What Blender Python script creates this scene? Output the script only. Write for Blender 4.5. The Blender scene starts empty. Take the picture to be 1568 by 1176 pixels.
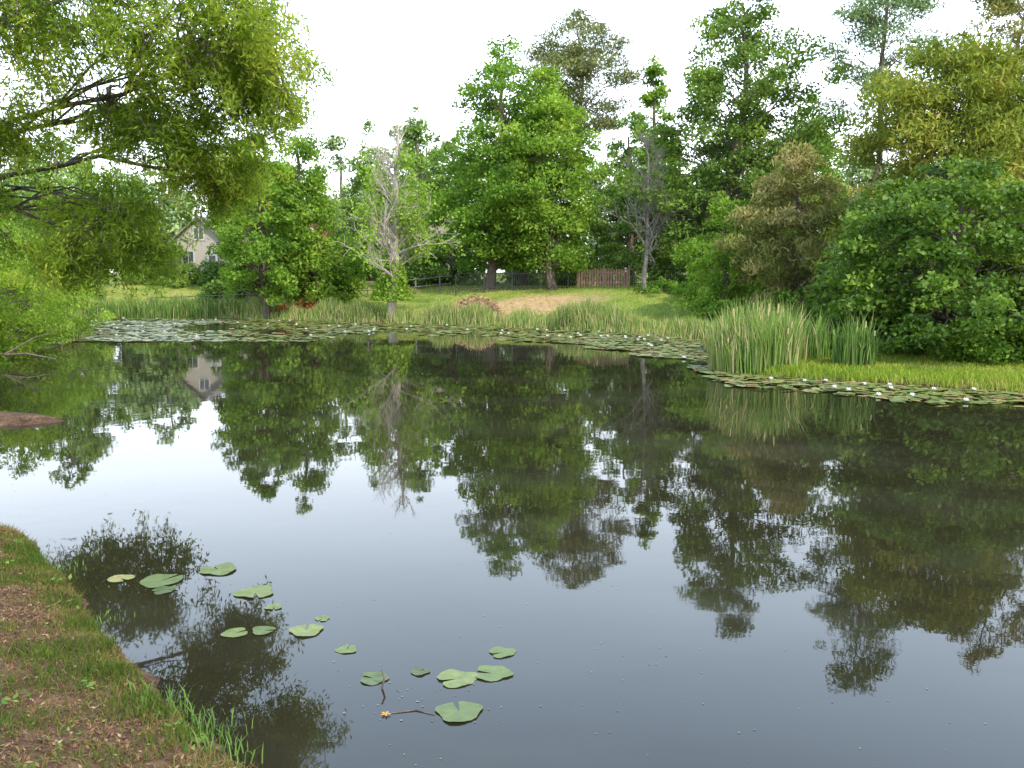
import bpy, math, numpy as np
from mathutils import Vector
rng=np.random.default_rng(11)
scene=bpy.context.scene
U=rng.uniform

# ------------------------------------------------------------------ builder
class MB:
    def __init__(s): s.V=[];s.L=[];s.S=[];s.M=[];s.T=[];s.n=0
    def add(s,v,f,mat=0,tint=0.5):
        v=np.asarray(v,dtype=np.float32).reshape(-1,3); f=np.asarray(f,dtype=np.int64)
        s.V.append(v); s.L.append((f+s.n).ravel()); s.S.append(np.full(len(f),f.shape[1]))
        s.M.append(np.full(len(f),mat) if np.isscalar(mat) else mat)
        s.T.append(np.full(len(v),tint,dtype=np.float32) if np.isscalar(tint) else np.asarray(tint,dtype=np.float32))
        s.n+=len(v)
    def build(s,name,mats,smooth=False,parent=None):
        V=np.concatenate(s.V);L=np.concatenate(s.L);S=np.concatenate(s.S);M=np.concatenate(s.M);T=np.concatenate(s.T)
        me=bpy.data.meshes.new(name)
        me.vertices.add(len(V)); me.vertices.foreach_set('co',V.ravel())
        me.loops.add(len(L)); me.loops.foreach_set('vertex_index',L.astype(np.int32))
        me.polygons.add(len(S)); st=np.concatenate([[0],np.cumsum(S)[:-1]]).astype(np.int32)
        me.polygons.foreach_set('loop_start',st)
        me.polygons.foreach_set('material_index',M.astype(np.int32))
        me.polygons.foreach_set('use_smooth',np.full(len(S),smooth))
        a=me.attributes.new('tint','FLOAT','POINT'); a.data.foreach_set('value',T)
        for m in mats: me.materials.append(m)
        me.update(calc_edges=True); me.validate()
        ob=bpy.data.objects.new(name,me); scene.collection.objects.link(ob)
        if parent: ob.parent=parent
        return ob

def unit(a): return a/np.maximum(np.linalg.norm(a,axis=-1,keepdims=True),1e-9)

def leaves(mb,C,size,mat,tint,aspect=.6,up=.6,axis=None,axw=0):
    N=len(C)
    n=unit(rng.normal(size=(N,3)))+np.array([0,0,up]); n=unit(n)
    a=unit(rng.normal(size=(N,3)))
    if axis is not None: a=unit(a+np.asarray(axis)*axw)
    if axw>1:
        t=a; b=unit(np.cross(n,t))
    else:
        t=unit(a-n*np.sum(n*a,1,keepdims=True)); b=np.cross(n,t)
    s=(np.asarray(size)*np.ones(N))[:,None]
    v=np.stack([C-t*s*.5, C+b*s*aspect*.5-t*s*.05, C+t*s*.5, C-b*s*aspect*.5-t*s*.05],1)
    f=np.arange(N*4).reshape(N,4)
    mb.add(v,f,mat,np.repeat(tint*np.ones(N),4))

def tube(mb,P,R,sides=6,mat=0,tint=.5):
    P=np.asarray(P,dtype=float);R=np.asarray(R,dtype=float)*np.ones(len(P))
    K=len(P); T=unit(np.gradient(P,axis=0))
    ref=np.array([0,0,1.]) if abs(T[0,2])<.8 else np.array([1.,0,0])
    A=unit(np.cross(T,ref)); B=np.cross(T,A)
    th=np.arange(sides)*2*math.pi/sides
    v=P[:,None]+R[:,None,None]*(np.cos(th)[None,:,None]*A[:,None]+np.sin(th)[None,:,None]*B[:,None])
    i=np.arange(K-1)[:,None]*sides; j=np.arange(sides)[None]; j2=(j+1)%sides
    f=np.stack([i+j,i+j2,i+sides+j2,i+sides+j],-1).reshape(-1,4)
    mb.add(v,f,mat,tint)

def blades(mb,P,h,w,lean,mat,tint):
    N=len(P); th=U(0,2*math.pi,N); b=np.stack([np.cos(th),np.sin(th),0*th],1)
    ph=U(0,2*math.pi,N); l=np.stack([np.cos(ph),np.sin(ph),0*ph],1)*(lean*U(.1,1,N)*h)[:,None]
    w=(np.ones(N)*w)[:,None]; up=np.zeros((N,3)); up[:,2]=h
    p1=P+up*.6+l*.35; p2=P+up*U(.85,1,N)[:,None]+l
    v=np.stack([P-b*w*.5,P+b*w*.5,p1+b*w*.42,p1-b*w*.42,p2],1)
    o=np.arange(N)[:,None]*5
    q=o+np.array([[0,1,2,3]]); t=o+np.array([[3,2,4]])
    n0=mb.n
    mb.add(v,q,mat,np.repeat(tint*np.ones(N),5))
    mb.L.append((t+n0).ravel()); mb.S.append(np.full(N,3)); mb.M.append(np.full(N,mat))

def box(mb,c,s,mat=0,rz=0,tint=.5):
    x,y,z=[k/2 for k in s]
    v=np.array([[-x,-y,-z],[x,-y,-z],[x,y,-z],[-x,y,-z],[-x,-y,z],[x,-y,z],[x,y,z],[-x,y,z]])
    if rz:
        cs,sn=math.cos(rz),math.sin(rz); v=np.stack([v[:,0]*cs-v[:,1]*sn,v[:,0]*sn+v[:,1]*cs,v[:,2]],1)
    mb.add(v+np.array(c),[[0,3,2,1],[4,5,6,7],[0,1,5,4],[1,2,6,5],[2,3,7,6],[3,0,4,7]],mat,tint)

# ------------------------------------------------------------------ materials
def newmat(name):
    m=bpy.data.materials.new(name); m.use_nodes=True
    nt=m.node_tree; nt.nodes.clear(); return m,nt
def N(nt,t,**k):
    n=nt.nodes.new(t)
    for a,b in k.items(): setattr(n,a,b)
    return n
def ramp(nt,stops):
    r=N(nt,'ShaderNodeValToRGB'); e=r.color_ramp.elements
    while len(e)<len(stops): e.new(.5)
    for i,(p,c) in enumerate(stops): e[i].position=p; e[i].color=(*c,1)
    return r
def leafmat(name,stops,transl=.4,rough=.5,spec=0,tboost=(1.35,1.35,.6),mottle=0):
    m,nt=newmat(name); at=N(nt,'ShaderNodeAttribute',attribute_name='tint')
    r=ramp(nt,stops)
    if mottle:
        tc=N(nt,'ShaderNodeTexCoord'); nz=N(nt,'ShaderNodeTexNoise'); nz.inputs['Scale'].default_value=14; nz.inputs['Detail'].default_value=5
        nt.links.new(tc.outputs['Object'],nz.inputs[0])
        ma=N(nt,'ShaderNodeMath',operation='MULTIPLY_ADD'); ma.inputs[1].default_value=mottle; ma.inputs[2].default_value=-mottle/2
        nt.links.new(nz.outputs[0],ma.inputs[0]); ad=N(nt,'ShaderNodeMath',operation='ADD'); nt.links.new(ma.outputs[0],ad.inputs[0]); nt.links.new(at.outputs['Fac'],ad.inputs[1])
        nt.links.new(ad.outputs[0],r.inputs[0])
    else: nt.links.new(at.outputs['Fac'],r.inputs[0])
    if spec==0:
        p=N(nt,'ShaderNodeBsdfDiffuse'); nt.links.new(r.outputs[0],p.inputs[0])
    else:
        p=N(nt,'ShaderNodeBsdfPrincipled'); p.inputs['Roughness'].default_value=rough
        p.inputs['Specular IOR Level'].default_value=spec
        nt.links.new(r.outputs[0],p.inputs['Base Color'])
    o=N(nt,'ShaderNodeOutputMaterial')
    if transl==0: nt.links.new(p.outputs[0],o.inputs[0]); return m
    t=N(nt,'ShaderNodeBsdfTranslucent')
    mx=N(nt,'ShaderNodeMix',data_type='RGBA',blend_type='MULTIPLY'); mx.inputs[0].default_value=1
    nt.links.new(r.outputs[0],mx.inputs[6]); mx.inputs[7].default_value=(*tboost,1)
    nt.links.new(mx.outputs[2],t.inputs[0])
    ms=N(nt,'ShaderNodeMixShader'); ms.inputs[0].default_value=transl
    nt.links.new(p.outputs[0],ms.inputs[1]); nt.links.new(t.outputs[0],ms.inputs[2])
    nt.links.new(ms.outputs[0],o.inputs[0]); return m
def noisemat(name,c1,c2,scale=5,rough=.9,stretch=(1,1,1),bump=.3,detail=6):
    m,nt=newmat(name); tc=N(nt,'ShaderNodeTexCoord'); mp=N(nt,'ShaderNodeMapping'); mp.inputs['Scale'].default_value=stretch
    nt.links.new(tc.outputs['Object'],mp.inputs[0])
    n=N(nt,'ShaderNodeTexNoise'); n.inputs['Scale'].default_value=scale; n.inputs['Detail'].default_value=detail
    nt.links.new(mp.outputs[0],n.inputs[0])
    r=ramp(nt,[(.3,c1),(.7,c2)]); nt.links.new(n.outputs[0],r.inputs[0])
    p=N(nt,'ShaderNodeBsdfPrincipled'); p.inputs['Roughness'].default_value=rough
    nt.links.new(r.outputs[0],p.inputs['Base Color'])
    b=N(nt,'ShaderNodeBump'); b.inputs['Strength'].default_value=bump; b.inputs['Distance'].default_value=.05
    nt.links.new(n.outputs[0],b.inputs['Height']); nt.links.new(b.outputs[0],p.inputs['Normal'])
    o=N(nt,'ShaderNodeOutputMaterial'); nt.links.new(p.outputs[0],o.inputs[0]); return m

bark=noisemat('bark',(.055,.042,.03),(.15,.12,.09),6,.95,(3,3,.6),.6)
bark_pale=noisemat('bark_pale',(.26,.22,.18),(.44,.4,.34),6,.95,(3,3,.6),.5)
bark_grey=noisemat('bark_grey',(.085,.078,.07),(.18,.165,.15),6,.95,(3,3,.6),.5)
green=leafmat('leaf_green',[(0,(.055,.12,.02)),(.5,(.14,.255,.038)),(1,(.26,.395,.06))])
green_l=leafmat('leaf_light_green',[(0,(.085,.165,.025)),(.5,(.205,.33,.048)),(1,(.34,.45,.08))])
green_d=leafmat('leaf_dark_green',[(0,(.035,.08,.012)),(.5,(.095,.175,.023)),(1,(.2,.3,.04))],.35,spec=.25)
green_o=leafmat('leaf_olive',[(0,(.055,.105,.025)),(.5,(.13,.21,.043)),(1,(.235,.335,.066))],.35)
green_haze=leafmat('leaf_far_haze',[(0,(.1,.155,.065)),(.5,(.165,.245,.095)),(1,(.25,.33,.13))],0)  # distance haze painted into the leaf colour: paler and greyer greens
green_b=leafmat('leaf_back',[(0,(.07,.13,.033)),(.5,(.16,.26,.06)),(1,(.25,.35,.085))],.25)
pine_m=leafmat('pine_needles',[(0,(.09,.11,.04)),(.5,(.155,.18,.062)),(1,(.24,.24,.09))],.15)
willow_m=leafmat('willow_leaf',[(0,(.08,.14,.02)),(.5,(.19,.285,.038)),(.85,(.32,.4,.055)),(1,(.42,.44,.08))],.55)
willow_y=leafmat('willow_yellow',[(0,(.105,.14,.024)),(.45,(.22,.27,.044)),(.75,(.32,.3,.062)),(1,(.44,.3,.1))],.35,tboost=(1.2,1.2,.6))
willow_b=leafmat('willow_tan',[(0,(.14,.165,.045)),(.5,(.25,.25,.08)),(1,(.45,.33,.18))],.3,tboost=(1.1,1.1,.7))
reed_m=leafmat('reed_blade',[(0,(.075,.15,.04)),(.5,(.175,.27,.065)),(.72,(.27,.34,.095)),(.82,(.4,.34,.17)),(1,(.5,.42,.25))],.3)
grass_m=leafmat('grass_blade',[(0,(.09,.17,.02)),(.55,(.22,.3,.04)),(.8,(.34,.35,.08)),(1,(.43,.34,.15))],.35)
grass_n=leafmat('near_grass_blade',[(0,(.04,.08,.014)),(.4,(.1,.135,.026)),(.6,(.17,.13,.05)),(1,(.27,.18,.09))],.3)
litter_m=leafmat('litter',[(0,(.07,.035,.02)),(.5,(.18,.1,.058)),(1,(.36,.26,.16))],0)
pad_m=leafmat('lily_pad',[(0,(.055,.08,.02)),(.5,(.115,.155,.036)),(.8,(.19,.215,.06)),(.93,(.28,.24,.08)),(1,(.2,.1,.05))],.1,.4,.4,mottle=.8)
petal_m=leafmat('petal_white',[(0,(.75,.75,.68)),(1,(.85,.84,.8))],.2,tboost=(1,1,1))
azalea_m=leafmat('azalea',[(0,(.1,.14,.03)),(.4,(.2,.1,.04)),(1,(.5,.13,.06))],.3,tboost=(1,1,1))
brush_m=leafmat('dry_brush',[(0,(.18,.11,.065)),(.5,(.34,.22,.13)),(1,(.46,.34,.22))],0)
pollen_m=leafmat('pollen',[(0,(.12,.115,.08)),(1,(.32,.3,.22))],0)

# ------------------------------------------------------------------ terrain
poly=np.array([(-1.0,4.2),(.5,3.4),(4,2.4),(9,2.5),(16,4),(19.5,9),(17.5,15),(14.5,19),(11.8,20.6),(8.8,22.6),(6.6,24.2),(5.7,25.8),
 (6.1,28.5),(7.6,33),(8.4,37.5),(6.6,41.5),(3,45),(0,48),(-5,51),(-10,53.5),(-15,56),(-20,58.5),(-26,59.5),(-28.5,55),(-24,46),(-18.6,39),(-16.6,33),
 (-17.5,28),(-19,24),(-15,19.6),(-11,17.9),(-8.4,17.2),(-8.3,16.4),(-12,15.7),(-15,14),(-14,11.6),(-9,10.7),(-5.9,9.9),(-4.9,9.1),(-4.3,8.3),
 (-3.4,7.1),(-2.6,6.0),(-2.05,5.3),(-1.5,4.7)],dtype=float)
def chaikin(p):
    q=np.roll(p,-1,0); a=.75*p+.25*q; b=.25*p+.75*q
    return np.stack([a,b],1).reshape(-1,2)
poly=chaikin(chaikin(poly))
def sdist(x,y):
    x=np.atleast_1d(np.asarray(x,float)).ravel(); y=np.atleast_1d(np.asarray(y,float)).ravel()
    best=np.full(len(x),1e9); ins=np.zeros(len(x),bool)
    A=poly;B=np.roll(poly,-1,0)
    for (ax,ay),(bx,by) in zip(A,B):
        dx,dy=bx-ax,by-ay; t=np.clip(((x-ax)*dx+(y-ay)*dy)/(dx*dx+dy*dy),0,1)
        best=np.minimum(best,(x-ax-t*dx)**2+(y-ay-t*dy)**2)
        c=((ay>y)!=(by>y))
        with np.errstate(divide='ignore',invalid='ignore'):
            xi=ax+(y-ay)*dx/(dy if dy!=0 else 1e-9)
        ins^=c&(x<xi)
    d=np.sqrt(best); return np.where(ins,-d,d)
def ss(a,b,x): t=np.clip((x-a)/(b-a),0,1); return t*t*(3-2*t)
def wob(x,y):
    return .5*np.sin(1.7*x+.6*y+1)+.4*np.sin(2.9*y-1.3*x)+.3*np.sin(5.1*x+4.3*y+2)+.25*np.sin(8.3*y-6.1*x+.5)+.2*np.sin(13*x+3)*np.cos(11*y)
def H(x,y,d=None):
    x=np.asarray(x,float);y=np.asarray(y,float)
    if d is None: d=sdist(x,y).reshape(x.shape)
    d=d+.09*wob(x,y)*ss(30,8,y)+.2*wob(x*.4,y*.4)*ss(15,30,y)
    near=ss(15,11,y)
    far=ss(36,54,y)
    A=.55*(1-near)*(1-far)+1.15*near+1.75*far
    w=12*(1-near)+4.2*near
    out=.16*(1-np.exp(-np.maximum(d,0)/.25))+A*ss(0,1,np.clip(d/w,0,1))+.03*wob(x*.6,y*.6)*ss(.2,2,d)+1.0*ss(62,90,y)
    out=out+.02*wob(x*2.3,y*2.3)*near
    inn=np.maximum(d*.5,-1.2)
    return np.where(d>0,out+.005,inn-.01)
def h1(x,y): return float(H(np.array([x]),np.array([y]))[0])

def axis(segs):
    o=[]
    for a,b,s in segs: o.append(np.arange(a,b,s))
    return np.unique(np.concatenate(o))
far_=np.array([60,75,100,150,250,450,900.])
xs=np.concatenate([-far_[::-1],axis([(-45,-8,.5),(-8,2,.08),(2,30,.4),(30,50.1,.8)]),far_])
ys=np.concatenate([-far_[::-1],axis([(-20,0,1),(0,12,.08),(12,30,.3),(30,66,.4),(66,120.1,2)]),np.array([150,200,300,500,1000.])])
X,Y=np.meshgrid(xs,ys); D=sdist(X,Y).reshape(X.shape); Z=H(X,Y,D)
nx,ny=len(xs),len(ys)
i=np.arange(ny-1)[:,None]*nx; j=np.arange(nx-1)[None]
F=np.stack([i+j,i+j+1,i+nx+j+1,i+nx+j],-1).reshape(-1,4)
dirt=np.clip(ss(.5,.0,D)*.9+ss(12,8,Y)*.75,0,1)
clay=ss(1.1,.5,np.sqrt(((X-1)/5.2)**2+((Y-53.5)/3.4)**2))
mud=ss(3.2,1.6,np.sqrt(((X+10)/1.5)**2+((Y-16.7)/1.2)**2))
zone=np.clip(np.maximum(dirt,mud),0,1)

def groundmat():
    m,nt=newmat('ground'); L=nt.links.new
    tc=N(nt,'ShaderNodeTexCoord')
    def noise(s,d=5):
        n=N(nt,'ShaderNodeTexNoise'); n.inputs['Scale'].default_value=s; n.inputs['Detail'].default_value=d; n.inputs['Roughness'].default_value=.65
        L(tc.outputs['Object'],n.inputs[0]); return n
    n1=noise(.35);n2=noise(3.5,8);n3=noise(22,4)
    g=ramp(nt,[(.3,(.085,.135,.02)),(.5,(.17,.22,.036)),(.68,(.28,.26,.075))])
    mxn=N(nt,'ShaderNodeMath',operation='ADD'); L(n1.outputs[0],mxn.inputs[0]); 
    s2=N(nt,'ShaderNodeMath',operation='MULTIPLY_ADD'); L(n2.outputs[0],s2.inputs[0]); s2.inputs[1].default_value=.6; s2.inputs[2].default_value=-.3
    L(s2.outputs[0],mxn.inputs[1]); L(mxn.outputs[0],g.inputs[0])
    dr=ramp(nt,[(.3,(.035,.022,.013)),(.5,(.105,.06,.034)),(.7,(.2,.125,.075))]); L(n2.outputs[0],dr.inputs[0])
    dr2=ramp(nt,[(.35,(.45,.45,.45)),(.65,(1.1,1.1,1.1))]); L(n3.outputs[0],dr2.inputs[0])
    dm=N(nt,'ShaderNodeMix',data_type='RGBA',blend_type='MULTIPLY'); dm.inputs[0].default_value=1; L(dr.outputs[0],dm.inputs[6]); L(dr2.outputs[0],dm.inputs[7])
    z=N(nt,'ShaderNodeAttribute',attribute_name='zone'); c=N(nt,'ShaderNodeAttribute',attribute_name='clay')
    za=N(nt,'ShaderNodeMath',operation='ADD'); L(z.outputs['Fac'],za.inputs[0]); 
    q=N(nt,'ShaderNodeMath',operation='MULTIPLY_ADD'); L(n2.outputs[0],q.inputs[0]); q.inputs[1].default_value=1.6; q.inputs[2].default_value=-.8
    L(q.outputs[0],za.inputs[1])
    zr=ramp(nt,[(.4,(0,0,0)),(.65,(1,1,1))]); L(za.outputs[0],zr.inputs[0])
    m1=N(nt,'ShaderNodeMix',data_type='RGBA'); L(zr.outputs[0],m1.inputs[0]); L(g.outputs[0],m1.inputs[6]); L(dm.outputs[2],m1.inputs[7])
    cl=ramp(nt,[(.35,(.2,.18,.07)),(.5,(.38,.24,.13)),(.7,(.48,.33,.2))]); L(n2.outputs[0],cl.inputs[0])
    cm=N(nt,'ShaderNodeMath',operation='MULTIPLY'); L(c.outputs['Fac'],cm.inputs[0]); cm.inputs[1].default_value=.9
    m2=N(nt,'ShaderNodeMix',data_type='RGBA'); L(cm.outputs[0],m2.inputs[0]); L(m1.outputs[2],m2.inputs[6]); L(cl.outputs[0],m2.inputs[7])
    p=N(nt,'ShaderNodeBsdfPrincipled'); p.inputs['Roughness'].default_value=.95; p.inputs['Specular IOR Level'].default_value=.2
    L(m2.outputs[2],p.inputs['Base Color'])
    b=N(nt,'ShaderNodeBump'); b.inputs['Strength'].default_value=.6; b.inputs['Distance'].default_value=.04
    ad=N(nt,'ShaderNodeMath',operation='ADD'); L(n2.outputs[0],ad.inputs[0]); L(n3.outputs[0],ad.inputs[1]); L(ad.outputs[0],b.inputs['Height']); L(b.outputs[0],p.inputs['Normal'])
    o=N(nt,'ShaderNodeOutputMaterial'); L(p.outputs[0],o.inputs[0]); return m
mb=MB(); mb.add(np.stack([X,Y,Z],-1),F,0,0.5)
g=mb.build('ground',[groundmat()],True)
for nm,arr in(('zone',zone),('clay',clay)):
    a=g.data.attributes.new(nm,'FLOAT','POINT'); a.data.foreach_set('value',arr.ravel().astype(np.float32))

# ------------------------------------------------------------------ water
def watermat():
    m,nt=newmat('water'); L=nt.links.new; tc=N(nt,'ShaderNodeTexCoord')
    def noise(s,d,st=(1,1,1)):
        mp=N(nt,'ShaderNodeMapping'); mp.inputs['Scale'].default_value=st; L(tc.outputs['Object'],mp.inputs[0])
        n=N(nt,'ShaderNodeTexNoise'); n.inputs['Scale'].default_value=s; n.inputs['Detail'].default_value=d; L(mp.outputs[0],n.inputs[0]); return n
    a=noise(1.1,2); b=noise(5,3)
    p=N(nt,'ShaderNodeBsdfPrincipled'); p.inputs['IOR'].default_value=1.34
    film=noise(.22,6,(1,1.8,1)); fr=ramp(nt,[(.45,(.017,.015,.008)),(.75,(.032,.03,.02))]); L(film.outputs[0],fr.inputs[0]); L(fr.outputs[0],p.inputs['Base Color'])
    rr=ramp(nt,[(.4,(.01,)*3),(.75,(.04,)*3)]); L(film.outputs[0],rr.inputs[0]); L(rr.outputs[0],p.inputs['Roughness'])
    ma=N(nt,'ShaderNodeMath',operation='MULTIPLY_ADD'); L(b.outputs[0],ma.inputs[0]); ma.inputs[1].default_value=.15; L(a.outputs[0],ma.inputs[2])
    bp=N(nt,'ShaderNodeBump'); bp.inputs['Strength'].default_value=.4
    patchn=noise(.12,2); pr=ramp(nt,[(.45,(.3,)*3),(.7,(1,)*3)]); L(patchn.outputs[0],pr.inputs[0])
    ds=N(nt,'ShaderNodeMath',operation='MULTIPLY'); L(pr.outputs[0],ds.inputs[0]); ds.inputs[1].default_value=.009; L(ds.outputs[0],bp.inputs['Distance'])
    L(ma.outputs[0],bp.inputs['Height']); L(bp.outputs[0],p.inputs['Normal'])
    o=N(nt,'ShaderNodeOutputMaterial'); L(p.outputs[0],o.inputs[0]); return m
mb=MB(); mb.add([(-32,0,0),(24,0,0),(24,63,0),(-32,63,0)],[[0,1,2,3]])
mb.build('pond_water',[watermat()])

# ------------------------------------------------------------------ trees
def prof(kind,t):
    if kind=='oval': return np.sin(np.pi*np.clip(.08+.9*t**.85,0,1))**.7
    if kind=='cone': return np.minimum(1,(t+.12)*4)*(1-t)**.62*1.05
    if kind=='round': return np.sqrt(np.clip(1-(t*1.0)**2.4,0,1))*np.minimum(1,.75+t)
    if kind=='pine': return (np.sin(np.pi*np.clip(.1+.85*t,0,1))**.6)*(.75+.25*np.sin(t*26))
def tree_into(mb,x,y,top,R,kind,nc,lpc,leaf,low=.15,cr=None,aspect=.6,up=.6,axis=None,axw=0,trunk=.02,flat=.6,lean=0,ry=None,rough=.25,mats=(0,1),tb=0,limbs=.5,base=None,peak=.85):
    z0=h1(x,y)-.1 if base is None else base; Ht=top-z0
    cr=cr or R*.24
    K=9; tt=np.linspace(0,peak,K)
    w=np.cumsum(rng.normal(0,.012,(K,2)),0)*Ht; w[0]=0
    ax=np.stack([x+w[:,0]+lean*tt*Ht,y+w[:,1],z0+tt*Ht],1)
    r=trunk*Ht*(1-tt)**.9+.015; r[0]*=1.35
    tube(mb,ax,r,8,mats[0])
    t=U(0,1,nc*4); keep=U(0,1,nc*4)<(prof(kind,t)+(.0 if kind=='cone' else .07)); t=t[keep][:nc]; n=len(t)
    th=U(0,2*math.pi,n); p1,p2,p3=U(0,6.28,3)
    f=1+rough*(.6*np.sin(2*th+p1+4*t)+.5*np.sin(3*th+p2-8*t)+.45*np.sin(5*th+p3+15*t))
    rad=R*prof(kind,t)*f*np.sqrt(U(.12,1,n))
    zc=z0+(low+(1-low)*t)*Ht-cr*.3*t
    cx=np.interp(zc,ax[:,2],ax[:,0]);cy=np.interp(zc,ax[:,2],ax[:,1])
    C=np.stack([cx+rad*np.cos(th),cy+rad*np.sin(th)*(ry or 1),zc],1)
    C[:,2]-=.12*rad
    C[:,2]=np.maximum(C[:,2],z0+.3)
    crs=cr*U(.55,1.25,n)*(.65+.35*prof(kind,t)); ct=np.clip(rng.normal(.45+tb,.2,n),0,1)
    cnt=(lpc*(crs/cr)**2*U(.6,1.3,n)).astype(int)+4
    idx=np.repeat(np.arange(n),cnt); M=len(idx)
    d=unit(rng.normal(size=(M,3))); rr=U(0,1,M)**.45*crs[idx]
    P=C[idx]+d*rr[:,None]*np.array([1,1,flat])
    P+=rng.normal(0,.06*cr,(M,3))
    out=P[:,:2]-C[idx][:,:2]; P[:,2]-=.15*np.sum(out**2,1)/cr
    P[:,2]=np.maximum(P[:,2],z0+.12)
    leaves(mb,P,leaf*U(.65,1.3,M),mats[1],np.clip(ct[idx]+rng.normal(0,.14,M),0,1),aspect,up,axis,axw)
    for k in range(n):
        if U()<limbs:
            c=C[k]; hd=math.hypot(c[0]-cx[k],c[1]-cy[k]); zs=min(max(c[2]-.55*hd-.3,z0+.08*Ht),z0+peak*Ht*.98)
            s=np.array([np.interp(zs,ax[:,2],ax[:,0]),np.interp(zs,ax[:,2],ax[:,1]),zs])
            q=np.linspace(0,1,5)[:,None]; pts=s*(1-q)+c*q; pts[:,2]+=(.12*hd*np.sin(q*3.14))[:,0]; pts[1:-1]+=rng.normal(0,.05*hd+.01,(3,3))
            rb=max(.022,.28*np.interp(zs,ax[:,2],r))
            tube(mb,pts,np.linspace(rb,.012,5),4,mats[0])
def tree(name,x,y,top,R,kind,nc,lpc,leaf,mat,barkm=bark,**k):
    mb=MB(); tree_into(mb,x,y,top,R,kind,nc,lpc,leaf,**k); return mb.build(name,[barkm,mat])

# centre pair
tree('sweetgum_tree',-1.5,60,17.7,3.5,'oval',230,180,.23,green,low=.1,trunk=.018,rough=.32,cr=1.0,tb=.02)
tree('sweetgum_tree',2.6,58.6,15.9,3.5,'oval',240,180,.23,green_l,low=.1,trunk=.018,rough=.3,cr=1.0)
tree('sweetgum_tree',.7,63,14.8,3.6,'oval',100,130,.26,green,low=.12,tb=-.1)
tree('pine_tree',4.2,73,23.3,5.0,'pine',140,240,.36,pine_m,low=.55,cr=1.3,aspect=.22,up=.2,trunk=.014,flat=.5,rough=.28,peak=.93)
tree('sweetgum_tree',11.5,55,20.2,4.2,'oval',270,180,.23,green_o,low=.1,lean=.1,rough=.45,cr=1.0,tb=.02)
tree('sweetgum_tree',15.4,57,14.8,3.4,'oval',140,160,.24,green_o,low=.1,rough=.3,tb=.05)
tree('tulip_poplar_tree',11.2,72,19.5,2.5,'cone',110,150,.28,green_l,low=.25,rough=.3,cr=.8,peak=.8)
tree('oak_tree',8.8,68,14.6,3.2,'oval',120,140,.27,green_b,low=.1)
tree('oak_tree',9.4,60,11.0,2.8,'oval',100,150,.24,green_b,low=.08)
tree('tulip_poplar_tree',24.6,76,17.6,2.8,'cone',90,150,.3,green_b,low=.15,tb=.2,cr=.9,peak=.8)
tree('maple_tree',20,64,13.5,3.4,'oval',110,150,.26,green_b,low=.08)
# left group
tree('maple_tree',-11.8,58,13.4,3.0,'cone',190,170,.23,green_l,low=.05,tb=-.05,rough=.3,cr=.9,peak=.8)
tree('maple_tree',-15.0,56,11.0,3.0,'oval',160,170,.22,green,low=.14,rough=.3,tb=.05)
tree('maple_tree',-11,73,15.0,3.3,'cone',120,140,.28,green_b,low=.05,tb=.1,cr=1,peak=.8)
tree('maple_tree',-7.2,72,15.8,3.0,'cone',120,140,.28,green_b,low=.05,tb=.1,cr=1,peak=.8)
tree('oak_tree',-4.6,68,13.4,2.7,'oval',100,140,.27,green_b,low=.05,tb=.05)
tree('oak_tree',-18.4,65,12.4,2.9,'oval',110,140,.26,green_b,low=.22)
tree('oak_tree',-31,64,12.4,4.0,'oval',120,150,.27,green_b,low=.05,tb=.1)
tree('oak_tree',-34,52,12,4.5,'oval',120,150,.27,green_l,low=.05)
tree('oak_tree',-25.2,44.5,5.0,2.2,'oval',80,140,.2,green_l,low=.05)
# right group
tree('willow_tree',13.2,42,8.8,2.9,'round',170,260,.26,willow_b,low=.05,aspect=.26,up=.1,axis=(0,0,-1),axw=.8,cr=.8,tb=-.03)
tree('willow_tree',10.6,45,6.6,2.0,'round',90,200,.22,green_l,low=.05,aspect=.35,cr=.65)
tree('willow_tree',16.9,35.5,12.2,4.6,'round',330,310,.27,willow_y,low=.1,aspect=.28,up=.1,axis=(0,0,-1),axw=.8,cr=1.05,tb=-.07)
tree('willow_tree',23.4,34.5,12.8,4.8,'round',290,300,.27,willow_y,low=.1,aspect=.28,up=.1,axis=(0,0,-1),axw=.8,cr=1.1,tb=.08)
tree('pine_tree',20.3,52,22.0,3.2,'pine',110,190,.32,green_haze,low=.5,cr=.95,aspect=.2,up=.2,trunk=.012,rough=.4,peak=.93)
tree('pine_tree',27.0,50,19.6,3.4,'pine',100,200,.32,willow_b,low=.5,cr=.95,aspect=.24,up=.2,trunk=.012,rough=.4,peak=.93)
tree('mulberry_tree',13.6,27.3,6.3,4.3,'round',310,230,.17,green_d,low=.06,cr=.72,up=.9,trunk=.03,rough=.22,flat=.45,tb=.05)
tree('mulberry_tree',18.8,27,6.2,3.6,'round',160,190,.18,green_d,low=.06,cr=.7,up=.9,trunk=.03)

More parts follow.
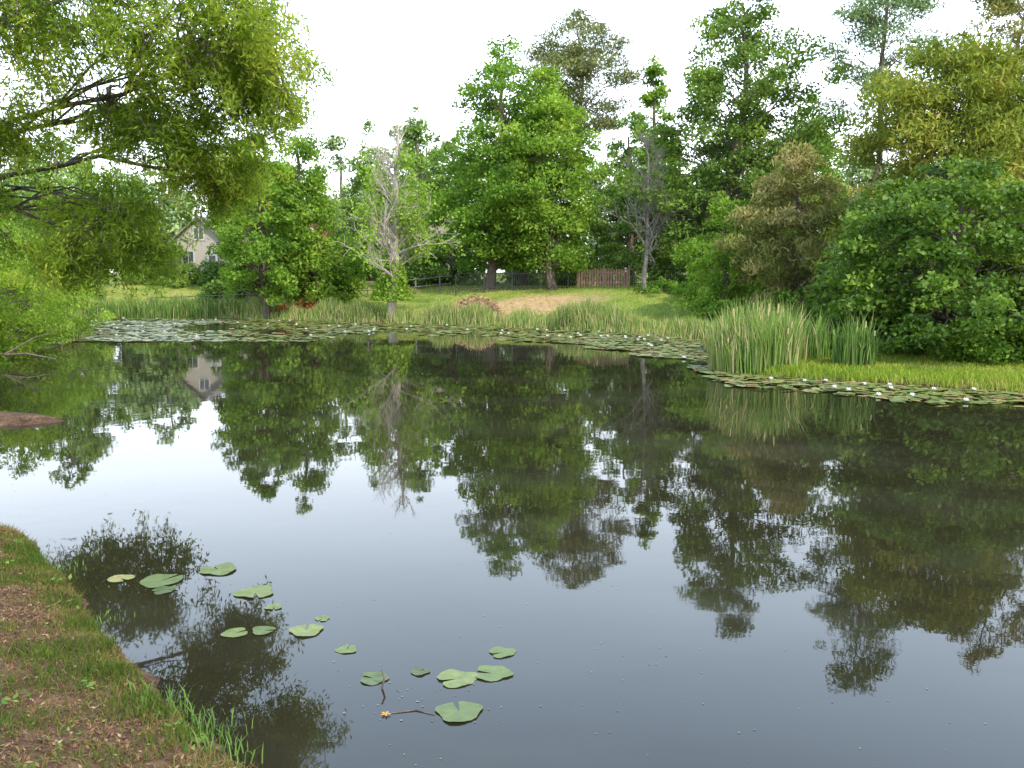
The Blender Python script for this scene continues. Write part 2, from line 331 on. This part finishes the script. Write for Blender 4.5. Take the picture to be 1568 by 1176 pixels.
def branchy(mb,p,d,L,r,depth,mat,ends,gnarl=.22,spread=.55):
    K=5; pts=[p]; dd=d.copy()
    for k in range(K-1):
        dd=unit(dd+rng.normal(0,gnarl*.35,3)+np.array([0,0,.03])); pts.append(pts[-1]+dd*L/(K-1))
    tube(mb,pts,np.linspace(r,r*.62,K),6 if depth>2 else 4,mat)
    ends.append((pts[-1],depth))
    if depth==0: return
    nb=rng.integers(2,4)
    for k in range(nb+1):
        s=pts[-1] if k<nb-1 else pts[rng.integers(1,K-1)]
        nd=unit(dd+rng.normal(0,spread,3)+np.array([0,0,.12]))
        branchy(mb,s,nd,L*U(.55,.8),r*U(.45,.62),depth-1,mat,ends,gnarl,spread)
def snag(name,x,y,top,barkm,leafm,lf,spread=.5,nb=34,thick=1,ivy=.5,br=.05):
    mb=MB(); z0=h1(x,y)-.1; Ht=top-z0
    K=12; tt=np.linspace(0,1,K); w=np.cumsum(rng.normal(0,.006,(K,2)),0)*Ht; w[0]=0
    ax=np.stack([x+w[:,0],y+w[:,1],z0+tt*Ht*.97],1); tube(mb,ax,thick*.018*Ht*(1-tt)**.8+.02,8,0)
    ends=[]
    for k in range(nb):
        zt=U(.2,.95); s=np.array([np.interp(zt,tt,ax[:,0]),np.interp(zt,tt,ax[:,1]),z0+zt*Ht*.97])
        th=U(0,6.28); d=unit(np.array([math.cos(th),math.sin(th),U(.5,1.3)]))
        branchy(mb,s,d,Ht*.17*(1.25-zt)*U(.6,1.2),br*(1.2-zt)+.012,3,0,ends,.3,spread)
    if lf:
        for e,dp in ends:
            hz=(e[2]-z0)/Ht; off=abs(e[0]-x)
            if hz<.8 and off>.6 and U()<lf:
                M=26; P=e+rng.normal(0,.28,(M,3)); leaves(mb,P,.2*U(.6,1.3,M),1,np.clip(rng.normal(.55,.15,M),0,1))
        M=4200; zz=U(0,1,M)**1.4*Ht*ivy; th=U(0,6.28,M); rr=U(.1,1,M)**.6*(1.3-zz/(Ht*ivy)*1.0)
        P=np.stack([x+rr*np.cos(th),y+rr*np.sin(th),z0+1.2+zz],1); leaves(mb,P,.2*U(.6,1.3,M),1,np.clip(rng.normal(.5,.2,M),0,1))
    return mb.build(name,[barkm,leafm])
snag('dying_tree',-6.9,52.8,11.4,bark_pale,green_l,.2,.45,38,1.3,.28,.06)
snag('bare_tree',7.9,54.5,11.4,bark_grey,green,0,.55,32,.7,.5,.038)

# front-left willow
mb=MB()
tb_=np.array([-13.2,16.8,h1(-13.2,16.8)-.1])
tube(mb,[tb_,tb_+[.2,0,1.2],tb_+[.5,-.1,2.4],tb_+[.7,-.1,3.6]],[.42,.34,.3,.26],10,0)
fork=tb_+np.array([.6,-.1,3.0])
lobes=[((-6.6,14.4,6.9),(2.6,2.0,1.1),340),((-4.5,15.4,6.4),(1.35,1.6,1.3),290),((-6.2,15.8,5.5),(1.3,1.4,.6),110),((-7.75,17.4,3.6),(1.1,1.2,.85),230),((-5.8,17.2,4.75),(1.2,1.0,.5),150),
 ((-10.0,17.2,4.0),(.9,1.3,.8),90),((-12,16.5,7.4),(3.6,3.2,2.0),170),((-6.4,15.4,8.4),(3.4,2.6,1.0),200),((-8.8,15.4,5.2),(.9,1.2,.6),90),((-14,19,5),(3,2,2),100)]
for li,(c,rad,n) in enumerate(lobes):
    c=np.array(c); rad=np.array(rad); b0=.13 if li in(0,6) else .07
    q=np.linspace(0,1,9)[:,None]; P=fork*(1-q)+c*q; P[:,2]+=(.9*np.sin(q*3.14))[:,0]*(.6); P[1:-1]+=rng.normal(0,.16,(7,3))
    tube(mb,P,np.linspace(b0,.025,9),7,0)
    nodes=[]
    for k in range(14):
        d=unit(rng.normal(size=3)); e=c+d*rad*U(.5,.95); s=P[rng.integers(5,9)]
        qq=np.linspace(0,1,6)[:,None]; B=s*(1-qq)+e*qq; B[:,2]+=(.25*np.sin(qq*3.14))[:,0]; B[1:-1]+=rng.normal(0,.08,(4,3))
        tube(mb,B,np.linspace(.025,.008,6),4,0); nodes.append(B)
    nodes=np.concatenate(nodes)
    nsub=max(7,n//14); subs=c+unit(rng.normal(size=(nsub,3)))*rad*(U(.15,1,nsub)**.5)[:,None]; st=rng.normal(.5,.16,nsub)
    for k in range(n):
        si=rng.integers(0,nsub); e=subs[si]+rng.normal(0,.3,3)*[1,1,.7]
        s=nodes[np.argmin(np.sum((nodes-e)**2,1)+U(0,.3,len(nodes)))]
        tw=unit(e-s+rng.normal(0,.1,3)); Lh=U(.3,.9)
        hd=unit(np.array([tw[0],tw[1],0])+rng.normal(0,.8,3)*[1,1,0]+1e-6)
        m=6; a=np.linspace(0,1,m)[:,None]; dp=U(.3,1.0)
        dr=e+hd*Lh*.75*a*(1-.25*a)-np.array([0,0,1])*Lh*(-.1*a+dp*a*a)
        full=np.concatenate([s[None],(s+e)[None]/2+[0,0,.06],dr])
        tube(mb,full,np.linspace(.008,.003,len(full)),3,0)
        M=int(85*Lh)+18; u=U(0,1,M)
        ctr=np.stack([np.interp(u,a[:,0],dr[:,i_]) for i_ in range(3)],1)+rng.normal(0,.09,(M,3))
        leaves(mb,ctr,.12*U(.7,1.3,M),1,np.clip(st[si]+.13*rng.normal(size=M)+.25*(u>.75),0,1),.25,.2,np.array([hd[0]*.6,hd[1]*.6,-.8]),.98)
mb.build('willow_tree',[bark,willow_m])

# left bank shrubs
for x,y,t,R,m,tb in[(-17.2,30,3.9,2.1,willow_m,-.1),(-18.2,33,4.8,2.4,green_l,.0),(-19.4,37,4.4,2.2,willow_m,-.05),(-20.5,41,4,2.2,green_l,0),(-20.5,28,6.5,2.6,green,0),(-24,33,8.5,3.5,green_l,0),(-16.2,27.5,2.4,1.4,willow_m,-.15)]:
    tree('willow_shrub',x,y,t,R,'round',int(70*R/2),190,.16,m,low=.02,aspect=.3,up=.3,cr=.6,trunk=.02,tb=tb,rough=.35)

mb=MB()
for k in range(50):
    x=U(-38,34); y=U(62.5,67)
    if -3.5<x<8.5: y=U(65,69)
    if -29<x<-21: y=U(70,73)
    tree_into(mb,x,y,h1(x,y)+(U(1.2,3.4) if not -29<x<-21 else U(.8,1.6)),U(1.2,2.4),'round',26,80,.24,low=.02,cr=.7,limbs=.1,tb=U(-.1,.25),trunk=.01)
for x,y,t in[(-26.2,71,3.4),(-22.2,70,3.2),(-24.3,69,1.7)]:
    tree_into(mb,x,y,h1(x,y)+t,1.3,'round',26,80,.24,low=.02,cr=.6,limbs=.1,tb=-.05,trunk=.01)
mb.build('understory_shrubs',[bark,green_b])
mb=MB()
for k in range(20):
    x=U(9.5,20); y=U(38,50)
    if sdist([x],[y])[0]<1.2: continue
    tree_into(mb,x,y,h1(x,y)+U(1.,2.6),U(.8,1.8),'round',24,90,.18,low=.02,cr=.55,limbs=.1,tb=U(-.2,.15),trunk=.01)
for x,y,t in[(10.2,29.2,1.5),(16,24.6,1.1),(13,24.9,1.2),(19,24,1.6),(8.6,52.5,2.6),(9.8,51,2.4)]:
    tree_into(mb,x,y,t,1.2,'round',24,90,.13,low=.02,cr=.4,limbs=.1,tb=-.1,trunk=.01)
mb.build('bank_shrubs',[bark,green])
mb=MB()
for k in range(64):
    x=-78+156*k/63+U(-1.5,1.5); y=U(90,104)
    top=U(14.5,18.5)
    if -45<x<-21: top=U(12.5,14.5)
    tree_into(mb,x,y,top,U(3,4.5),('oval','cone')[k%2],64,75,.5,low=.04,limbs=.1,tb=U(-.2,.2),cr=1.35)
mb.build('distant_forest',[bark,green_haze])

mb=MB()
for x,y in[(-12.6,56.4),(-14.0,56.8),(-11.4,56.6)]:
    tree_into(mb,x,y,h1(x,y)+1.1,.9,'round',18,90,.14,low=.05,cr=.4,limbs=.1,trunk=.01,tb=.15)
mb.build('azalea_bushes',[bark,azalea_m])

mb=MB(); bx,by=-2.1,52.3; bz=h1(bx,by)
M=5000; th=U(0,6.28,M); r=np.sqrt(U(0,1,M)); P=np.stack([bx+1.5*r*np.cos(th),by+1.1*r*np.sin(th),bz+1.1*np.sqrt(np.clip(1-r**2,0,1))*U(.2,1,M)*(1+.2*np.sin(3*th))],1)
leaves(mb,P,U(.12,.35,M),0,np.clip(rng.normal(.5,.22,M),0,1),.22,.6)
for k in range(90):
    c=P[rng.integers(0,M)]; d=unit(rng.normal(size=3)*[1,1,.5])*U(.3,.7); tube(mb,[c-d,c+d*.1,c+d],[.02,.016,.01],4,0,.3)
mb.build('brush_pile',[brush_m])

# ------------------------------------------------------------------ reeds
def shore_pts(n,x0,x1,y0,y1,dmin,dmax):
    x=U(x0,x1,n);y=U(y0,y1,n);d=sdist(x,y);k=(d>dmin)&(d<dmax); return x[k],y[k],d[k]
mb=MB()
x,y,d=shore_pts(160000,-29,9,38,62,-.6,2.3)
w=.5+.5*np.sin(x*.9+1.3)*np.sin(x*.37+y*.5)+.3*np.sin(x*2.7); k=U(0,1,len(x))<(.4+.6*w)*ss(2.3,.6,d); x,y,d,w=x[k],y[k],d[k],w[k]
P=np.stack([x,y,np.maximum(H(x,y),0)-.03],1)
hh=(.62+.9*np.clip(w,0,1.2)*U(.5,1,len(x)))*ss(-.9,.2,d)*(.75+.25*ss(2.2,.5,d)); tt=np.where(U(0,1,len(x))<.3,U(.8,1,len(x)),np.clip(rng.normal(.52,.14,len(x)),0,.74))
blades(mb,P,hh,.035,.3,0,tt)
mb.build('shoreline_reeds',[reed_m])
def cattails(name,cx,cy,rx,ry,n,hmin,hmax,dead=.15,tint=.35):
    mb=MB(); th=U(0,6.28,n);r=np.sqrt(U(0,1,n)); x=cx+rx*r*np.cos(th);y=cy+ry*r*np.sin(th)
    P=np.stack([x,y,np.maximum(H(x,y),0)-.03],1)
    h=U(hmin,hmax,n)*(1-.25*r*r)*(1+.12*np.sin(x*4+y*3)); tt=np.where(U(0,1,n)<dead,U(.8,1,n),np.clip(rng.normal(tint,.15,n),0,.74))
    blades(mb,P,h,.034,.3,0,tt)
    for k in range(max(3,n//110)):
        i_=rng.integers(0,n); p=P[i_]; hh=h[i_]*.95; t=np.array([U(-.1,.1),U(-.1,.1),1])
        tube(mb,[p,p+t*hh*.85],[.008,.008],4,0,.5); tube(mb,[p+t*hh*.85,p+t*(hh*.87),p+t*(hh*.97),p+t*hh],[.008,.02,.02,.006],6,0,.78 if U()<.4 else .95)
    mb.build(name,[reed_m])
cattails('cattail_clump',6.9,25.9,1.25,1.5,1900,.9,2.2,.2,.45)
cattails('cattail_clump',8.3,27.2,1.1,1.2,700,.9,1.9,.15,.4)
cattails('cattail_clump',9.3,24.8,.6,.5,260,.9,2.0,.05,.15)
cattails('cattail_clump',7.8,32,1.0,2.0,1000,.9,1.5,.3)
cattails('cattail_clump',-22,57.8,5,1.2,2600,1.1,1.8,.08,.25)
cattails('cattail_clump',3.6,45.6,1.5,1.2,1200,1.0,1.6,.2,.3)

# ------------------------------------------------------------------ grass
mb=MB()
x,y,d=shore_pts(130000,5,24,18,34,0,7); k=U(0,1,len(x))<ss(7,2,d)*.9+.1; x,y,d=x[k],y[k],d[k]
P=np.stack([x,y,H(x,y)-.01],1); n=len(x)
tall=.5+.5*np.sin(x*1.3+y)*np.sin(y*1.7); blades(mb,P,(.08+.26*U(0,1,n)*(tall*.7+.3)*ss(3,.3,d)+.05*U(0,1,n)),.022,.6,0,np.clip(rng.normal(.5,.16,n)+.2*(U(0,1,n)<.12)+.12*np.sin(x*.9+2*y),0,1))
mb.build('bank_grass',[grass_m])
mb=MB()
x,y,d=shore_pts(150000,-30,12,42,68,1.0,14); k=U(0,1,len(x))<(.25+.75*ss(5,1,d)); x,y,d=x[k],y[k],d[k]; cz=np.sqrt(((x-1)/5.2)**2+((y-53.5)/3.4)**2); k=(cz>1)|(U(0,1,len(x))<.25); x,y,d=x[k],y[k],d[k]
P=np.stack([x,y,H(x,y)-.01],1); n=len(x); blades(mb,P,.06+.34*U(0,1,n)*ss(6,1,d)*(.5+.5*np.sin(x*1.1)*np.sin(y*.9))+.08*U(0,1,n),.04,.5,0,np.clip(rng.normal(.55,.18,n)+.12*np.sin(x*.7+y),0,1))
mb.build('lawn_grass',[grass_m])
# near bank
def patch(x,y): return .5+.4*np.sin(x*2.1+1)*np.sin(y*1.9+x)+.3*np.sin(x*5+y*4)*np.sin(y*3-x)+.25*np.sin(x*9-y*7+2)
mb=MB()
x,y,d=shore_pts(330000,-8.5,-.5,3.0,10.6,0.02,3.6)
w=patch(x,y); edge=ss(.5,.1,d); k=U(0,1,len(x))<(.14+.8*np.clip(w-.35,0,1)+.3*edge); x,y,d,w,edge=x[k],y[k],d[k],w[k],edge[k]
n=len(x); P=np.stack([x,y,H(x,y)-.005],1); hh=.018+.04*U(0,1,n)+.06*U(0,1,n)**3*np.clip(w,0,1)+.02*edge
blades(mb,P,hh,.0055,1.0,0,np.clip(rng.normal(.72-.5*np.clip(w,0,1)-.05*edge,.17,n),0,1))
mb.build('near_bank_grass',[grass_n])
mb=MB()
x,y,d=shore_pts(95000,-8.5,-.5,3.0,10.6,0.0,3.6); k=U(0,1,len(x))<(1.05-.75*patch(x,y)); x,y=x[k],y[k]; n=len(x); P=np.stack([x,y,H(x,y)+.01],1)
leaves(mb,P,.028*U(.4,1.6,n),0,np.clip(rng.normal(.4,.24,n),0,1),.4,1.6)
n2=n//2; leaves(mb,P[:n2]+rng.normal(0,.03,(n2,3))*[1,1,.1],.11*U(.5,1.2,n2),0,np.clip(rng.normal(.45,.2,n2),0,1),.03,2.5)
mb.build('leaf_litter',[litter_m])
mb=MB()
for cx,cy,n,h in[(-2.15,5.45,60,.18),(-1.75,5.05,50,.15),(-1.95,5.25,50,.14),(-1.55,4.8,40,.18),(-4.1,8.15,30,.1),(-3.2,6.9,30,.08)]:
    x=cx+rng.normal(0,.1,n);y=cy+rng.normal(0,.1,n); P=np.stack([x,y,np.maximum(H(x,y),0)-.01],1); blades(mb,P,h*U(.3,1,n),.009,.7,0,np.clip(rng.normal(.25,.15,n),0,.7))
for k in range(60):
    cx,cy=U(-6.5,-1.6),U(4.2,9.5); d0=sdist([cx],[cy])[0]
    if d0<.08 or d0>3: continue
    m=14; P=np.stack([cx+rng.normal(0,.06,m),cy+rng.normal(0,.06,m),np.full(m,h1(cx,cy)+.02)+U(0,.04,m)],1); leaves(mb,P,.06*U(.5,1.3,m),0,np.clip(rng.normal(.25,.15,m),0,.7),.45,1.5)
mb.build('shore_weeds',[reed_m])

# ------------------------------------------------------------------ lily pads
def pads(mb,x,y,r,z0=.006,zr=.03,tilt=.05,tint=None,irr=.06,K=22):
    n=len(x); a0=U(0,6.28,n); th=a0[:,None]+np.linspace(.14,2*math.pi-.14,K)[None]
    rr=r[:,None]*(1+irr*np.sin(3*th+a0[:,None]*7)+irr*.6*np.sin(5*th+a0[:,None]*3)+U(-.03,.03,(n,K)))
    rr[:,0]*=.93; rr[:,-1]*=.93
    tx=rng.normal(0,tilt,n)[:,None];ty=rng.normal(0,tilt,n)[:,None]
    vx=np.cos(th)*rr; vy=np.sin(th)*rr; zc=z0+U(0,1,n)*zr
    vz=np.maximum(zc[:,None]+vx*tx+vy*ty+.05*rr*np.sin(2*th+a0[:,None])**2,.003)
    ring=np.stack([x[:,None]+vx,y[:,None]+vy,vz],-1); c=np.stack([x,y,zc-.002],-1)[:,None]
    v=np.concatenate([c,ring],1)
    o=np.arange(n)[:,None,None]*(K+1); i_=np.arange(K-1)
    f=(o+np.stack([0*i_,i_+1,i_+2],-1)[None]).reshape(-1,3)
    t=np.clip(rng.normal(.5,.2,n),0,1) if tint is None else tint
    mb.add(v,f,0,np.repeat(t,K+1))
def flower(mb,x,y,s=.07):
    for ring,(k,el) in enumerate([(9,.35),(8,.9),(6,1.5)]):
        for q in range(k):
            a=6.283*q/k+ring*.4; o=np.array([math.cos(a),math.sin(a),el]); o/=np.linalg.norm(o); b=np.array([-math.sin(a),math.cos(a),0])
            c=np.array([x,y,.03]); mb.add([c,c+o*s*.6+b*s*.22,c+o*s,c+o*s*.6-b*s*.22],[[0,1,2,3]],1,.6)
mb=MB()
x=U(-27,8.5,34000);y=U(27,60,34000);d=-sdist(x,y)
wid=9+2.0*np.sin(x*.5)+1.2*np.sin(x*1.3); k=(d>.1)&(d<wid)&(((y>37)&(x>-20))|(y>45)); k&=U(0,1,len(x))<(.7+.35*np.sin(x*1.1+y*1.7))*ss(wid,wid*.6,d)
x2,y2=x[k],y[k]
pads(mb,x2,y2,U(.1,.2,len(x2)),zr=.04,tint=np.clip(rng.normal(.66,.22,len(x2)),0,1),K=12)
for i_ in rng.integers(0,len(x2),60): flower(mb,x2[i_],y2[i_],.1)
x=U(1.5,8.5,4200);y=U(28,42,4200);d=-sdist(x,y);k=(d>.05)&(x>8.3-2.6-(y-28)*.42+.5*np.sin(y*2))&(U(0,1,len(x))<.8);x2,y2=x[k],y[k]
pads(mb,x2,y2,U(.1,.2,len(x2)),zr=.04,tint=np.clip(rng.normal(.66,.22,len(x2)),0,1),K=14)
for i_ in rng.integers(0,len(x2),14): flower(mb,x2[i_],y2[i_],.1)
x=U(4,19,5600);y=U(15,27,5600);d=-sdist(x,y);wd=3.0+.5*np.sin(x*1.7);k=(d>.03)&(d<wd)&(x>5.2)&(U(0,1,len(x))<.95*ss(wd+.3,wd*.5,d));x2,y2=x[k],y[k]
pads(mb,x2,y2,U(.1,.2,len(x2)),zr=.05,tint=np.clip(rng.normal(.68,.25,len(x2)),0,1))
for i_ in rng.integers(0,len(x2),22): flower(mb,x2[i_],y2[i_],.09)
mb.build('lily_pad_bed',[pad_m,petal_m])
mb=MB()
fg=[(-3.12,7.85,.19),(-2.7,8.15,.17),(-2.2,7.55,.17),(-3.5,7.9,.12),(-1.57,6.7,.13),(-2.1,6.65,.1),(-1.2,6.35,.08),(-1.9,6.7,.09),(-.37,5.87,.14),(-.13,5.95,.13),(-.07,6.3,.1),(-.33,5.4,.15),(-.93,5.87,.1),(-.63,5.98,.07),(-1.5,6.95,.06),(-1.95,7.2,.07),(-3.0,7.6,.1)]
a=np.array(fg); tnt=U(.3,.7,len(a)); tnt[[3,7,12,13,16]]=[.85,.3,.2,.05,.1]
pads(mb,a[:,0],a[:,1],a[:,2]*.95,z0=.003,zr=.005,tilt=.02,tint=tnt,irr=.09,K=40)
mb.build('floating_lily_pads',[pad_m])
mb=MB(); n=1000; y=4+U(0,1,n)**1.6*36; x=U(-1,1,n)*y*.62; d=sdist(x,y); k=d<-.05; x,y=x[k],y[k]; n=len(x)
P=np.stack([x,y,np.full(n,.004)],1); leaves(mb,P,.01*U(.4,1.7,n)*(1+y/22),0,U(0,1,n)*.7,.6,40)
P=np.stack([rng.normal(-.6,.35,40),rng.normal(5.6,.25,40),np.full(40,.004)],1); leaves(mb,P,U(.008,.026,40),0,U(0,.7,40),.7,40)
mb.build('floating_pollen_specks',[pollen_m])
mb=MB(); tube(mb,[(-.86,5.72,-.02),(-.84,5.74,.07),(-.86,5.75,.12)],[.008,.007,.006],5,0); tube(mb,[(-.75,5.38,.002),(-.6,5.42,.004),(-.48,5.36,.002)],[.004,.005,.003],5,0)
mb.build('floating_twigs',[bark])
mb=MB()
for q in range(5):
    a=6.283*q/5; o=np.array([math.cos(a),math.sin(a),.1]); b=np.array([-math.sin(a),math.cos(a),0]); c=np.array([-.78,5.36,.008]); mb.add([c,c+o*.018+b*.009,c+o*.036,c+o*.018-b*.009],[[0,1,2,3]],0,.9)
mb.build('fallen_leaf',[leafmat('orange_leaf',[(0,(.4,.17,.04)),(1,(.5,.24,.06))],0)])
mb=MB()
tube(mb,[(-18,29,.6),(-16,27.8,.25),(-14.6,27.4,.35),(-13.6,27.2,.2)],[.09,.07,.04,.015],6,0); tube(mb,[(-15.4,27.6,.3),(-14.6,27.9,.8),(-14,28,1.0)],[.04,.02,.01],5,0)
mb.build('fallen_branch',[bark])

# ------------------------------------------------------------------ fences
woodm=noisemat('fence_wood',(.17,.11,.07),(.3,.2,.13),4,.85,(6,6,.7),.2); blackm=noisemat('fence_metal',(.012,.012,.012),(.03,.03,.03),5,.5)
mb=MB(); fy=58.8; fx=np.arange(4.3,7.5,.17)
for k,x in enumerate(fx):
    z=h1(x,fy); hgt=1.15+.03*math.sin(k*2.3); box(mb,(x,fy,z+hgt/2),(.11,.022,hgt),0); 
    mb.add([(x-.055,fy-.011,z+hgt),(x+.055,fy-.011,z+hgt),(x,fy-.011,z+hgt+.07)],[[0,1,2]],0)
for zz in(.3,.95): box(mb,(5.85,fy+.04,h1(5.85,fy)+zz),(3.3,.045,.09),0)
for x in(4.2,5.9,7.5): box(mb,(x,fy+.09,h1(x,fy)+.7),(.1,.1,1.45),0)
mb.build('wooden_picket_fence',[woodm])
mb=MB(); fy=58.9
for x0,x1 in((-3.6,4.1),(7.7,11.4)):
    for x in np.arange(x0,x1,.13): box(mb,(x,fy,h1(x,fy)+.62),(.022,.022,1.2),0)
    for x in np.arange(x0,x1,1.8): box(mb,(x,fy,h1(x,fy)+.68),(.07,.07,1.36),0)
    xm=(x0+x1)/2
    for zz in(.2,1.1): box(mb,(xm,fy+.04,h1(xm,fy)+zz),(x1-x0,.03,.04),0)
mb.build('iron_fence',[blackm])
mb=MB()
for x in np.arange(-24,-3.8,1.6): box(mb,(x,61,h1(x,61)+.5),(.09,.09,1.1),0)
for zz in(.45,.95):
    P=[(x,60.93,h1(x,61)+zz) for x in np.arange(-24,-3.8,.8)]; tube(mb,P,.03,4,0)
mb.build('split_rail_fence',[bark_grey])

# ------------------------------------------------------------------ houses
cream=noisemat('siding_cream',(.27,.24,.2),(.35,.32,.27),2,.8,(1,1,12),.2); roofm=noisemat('roof_shingle',(.12,.1,.09),(.22,.19,.17),8,.9)
glass=noisemat('window_dark',(.04,.045,.05),(.08,.09,.1),1,.15); whitem=noisemat('trim_white',(.36,.35,.33),(.44,.43,.4),3,.6)
brick=noisemat('brick',(.22,.08,.05),(.36,.15,.1),9,.9,(1,1,3))
def house(name,cx,cy,w,dp,hw,hr,wallm):
    z=h1(cx,cy)-.1; root=bpy.data.objects.new(name,None); scene.collection.objects.link(root)
    mb=MB(); x0,x1,y0,y1=cx-w/2,cx+w/2,cy-dp/2,cy+dp/2
    v=[(x0,y0,z),(x1,y0,z),(x1,y1,z),(x0,y1,z),(x0,y0,z+hw),(x1,y0,z+hw),(x1,y1,z+hw),(x0,y1,z+hw),(cx,y0,z+hr),(cx,y1,z+hr)]
    mb.add(v,[[0,1,5,4],[1,2,6,5],[2,3,7,6],[3,0,4,7]]); mb.add([v[4],v[5],v[8],v[6],v[7],v[9]],[[0,1,2],[3,4,5]])
    mb.build('walls',[wallm],parent=root)
    mb=MB(); o=.4; s=(hr-hw)/(w/2)
    for sg in(-1,1):
        e=np.array([cx+sg*(w/2+o),0,z+hw-o*s+.03]); rg=np.array([cx,0,z+hr+.03])
        P=[]
        for yy in(y0-o,y1+o):
            for q in(e,rg):
                for dz in(0,.15): P.append((q[0],yy,q[2]+dz))
        mb.add(P,[[0,2,6,4],[1,5,7,3],[0,1,3,2],[4,6,7,5],[0,4,5,1]])
    box(mb,(cx+w*.22,cy,z+hr+.1),(.7,.7,1.6)); mb.build('roof',[roofm],parent=root)
    mb=MB(); mt=MB()
    for wx,wz,ww,wh in[(-.22,1.6,.8,1.2),(0,hw+.6,.7,.8)]:
        X_=cx+wx*w; box(mb,(X_,y0-.02,z+wz),(ww,.03,wh)); 
        box(mt,(X_,y0-.03,z+wz+wh/2+.07),(ww+.28,.05,.12)); box(mt,(X_,y0-.03,z+wz-wh/2-.07),(ww+.28,.05,.12))
        for sg in(-1,1): box(mt,(X_+sg*(ww/2+.06),y0-.03,z+wz),(.12,.05,wh))
        box(mt,(X_,y0-.045,z+wz),(.05,.02,wh))
    box(mt,(cx+.25*w,y0-.03,z+1.1),(1.0,.06,2.2)); box(mb,(cx+.25*w,y0-.07,z+1.55),(.5,.02,.7))
    mb.build('windows',[glass],parent=root); mt.build('trim_and_door',[whitem],parent=root)
house('brick_house',-16.8,80,8,8,2.9,5.2,brick)
house('cottage_house',-24.4,76,4.0,8,3.0,4.8,cream)
house('cottage_house',-8.2,84,8,8,4.2,6.8,cream)

# ------------------------------------------------------------------ light, sky, camera
el=math.radians(44); az=math.radians(144)
sv=Vector((math.sin(az)*math.cos(el),math.cos(az)*math.cos(el),math.sin(el)))
sl=bpy.data.lights.new('sun','SUN'); sl.energy=5.0; sl.angle=math.radians(.6); sl.color=(1,.91,.73)
so=bpy.data.objects.new('sun',sl); so.rotation_euler=(-sv).to_track_quat('-Z','Y').to_euler(); scene.collection.objects.link(so)
w=bpy.data.worlds.new('World'); scene.world=w; w.use_nodes=True; nt=w.node_tree
bg=nt.nodes['Background']; sk=nt.nodes.new('ShaderNodeTexSky'); sk.sky_type='NISHITA'; sk.sun_disc=False
sk.sun_elevation=el; sk.sun_rotation=az; sk.dust_density=3.5; sk.air_density=1.2; sk.ozone_density=1.5
# bright summer haze added over the clear-sky model, thickest near the horizon
tc=nt.nodes.new('ShaderNodeTexCoord'); sp=nt.nodes.new('ShaderNodeSeparateXYZ'); nt.links.new(tc.outputs['Generated'],sp.inputs[0])
hz=ramp(nt,[(0,(.52,.52,.515)),(.2,(.8,.86,.94)),(.46,(.58,.76,1.0)),(.66,(.28,.4,.62)),(1,(.13,.19,.31))]); nt.links.new(sp.outputs[2],hz.inputs[0])
mul=nt.nodes.new('ShaderNodeVectorMath'); mul.operation='SCALE'; mul.inputs['Scale'].default_value=24; nt.links.new(hz.outputs[0],mul.inputs[0])
add=nt.nodes.new('ShaderNodeVectorMath'); add.operation='ADD'; nt.links.new(mul.outputs[0],add.inputs[0]); nt.links.new(sk.outputs[0],add.inputs[1])
nt.links.new(add.outputs[0],bg.inputs[0]); bg.inputs[1].default_value=.13
cd=bpy.data.cameras.new('camera'); cd.lens=32.1; cd.sensor_width=36; cd.clip_end=3000; cd.clip_start=.05
co=bpy.data.objects.new('camera',cd); co.location=(0,0,2.7); co.rotation_euler=(math.radians(90-6.8),0,0); scene.collection.objects.link(co); scene.camera=co
scene.view_settings.view_transform='Standard'; scene.view_settings.look='None'; scene.view_settings.exposure=0
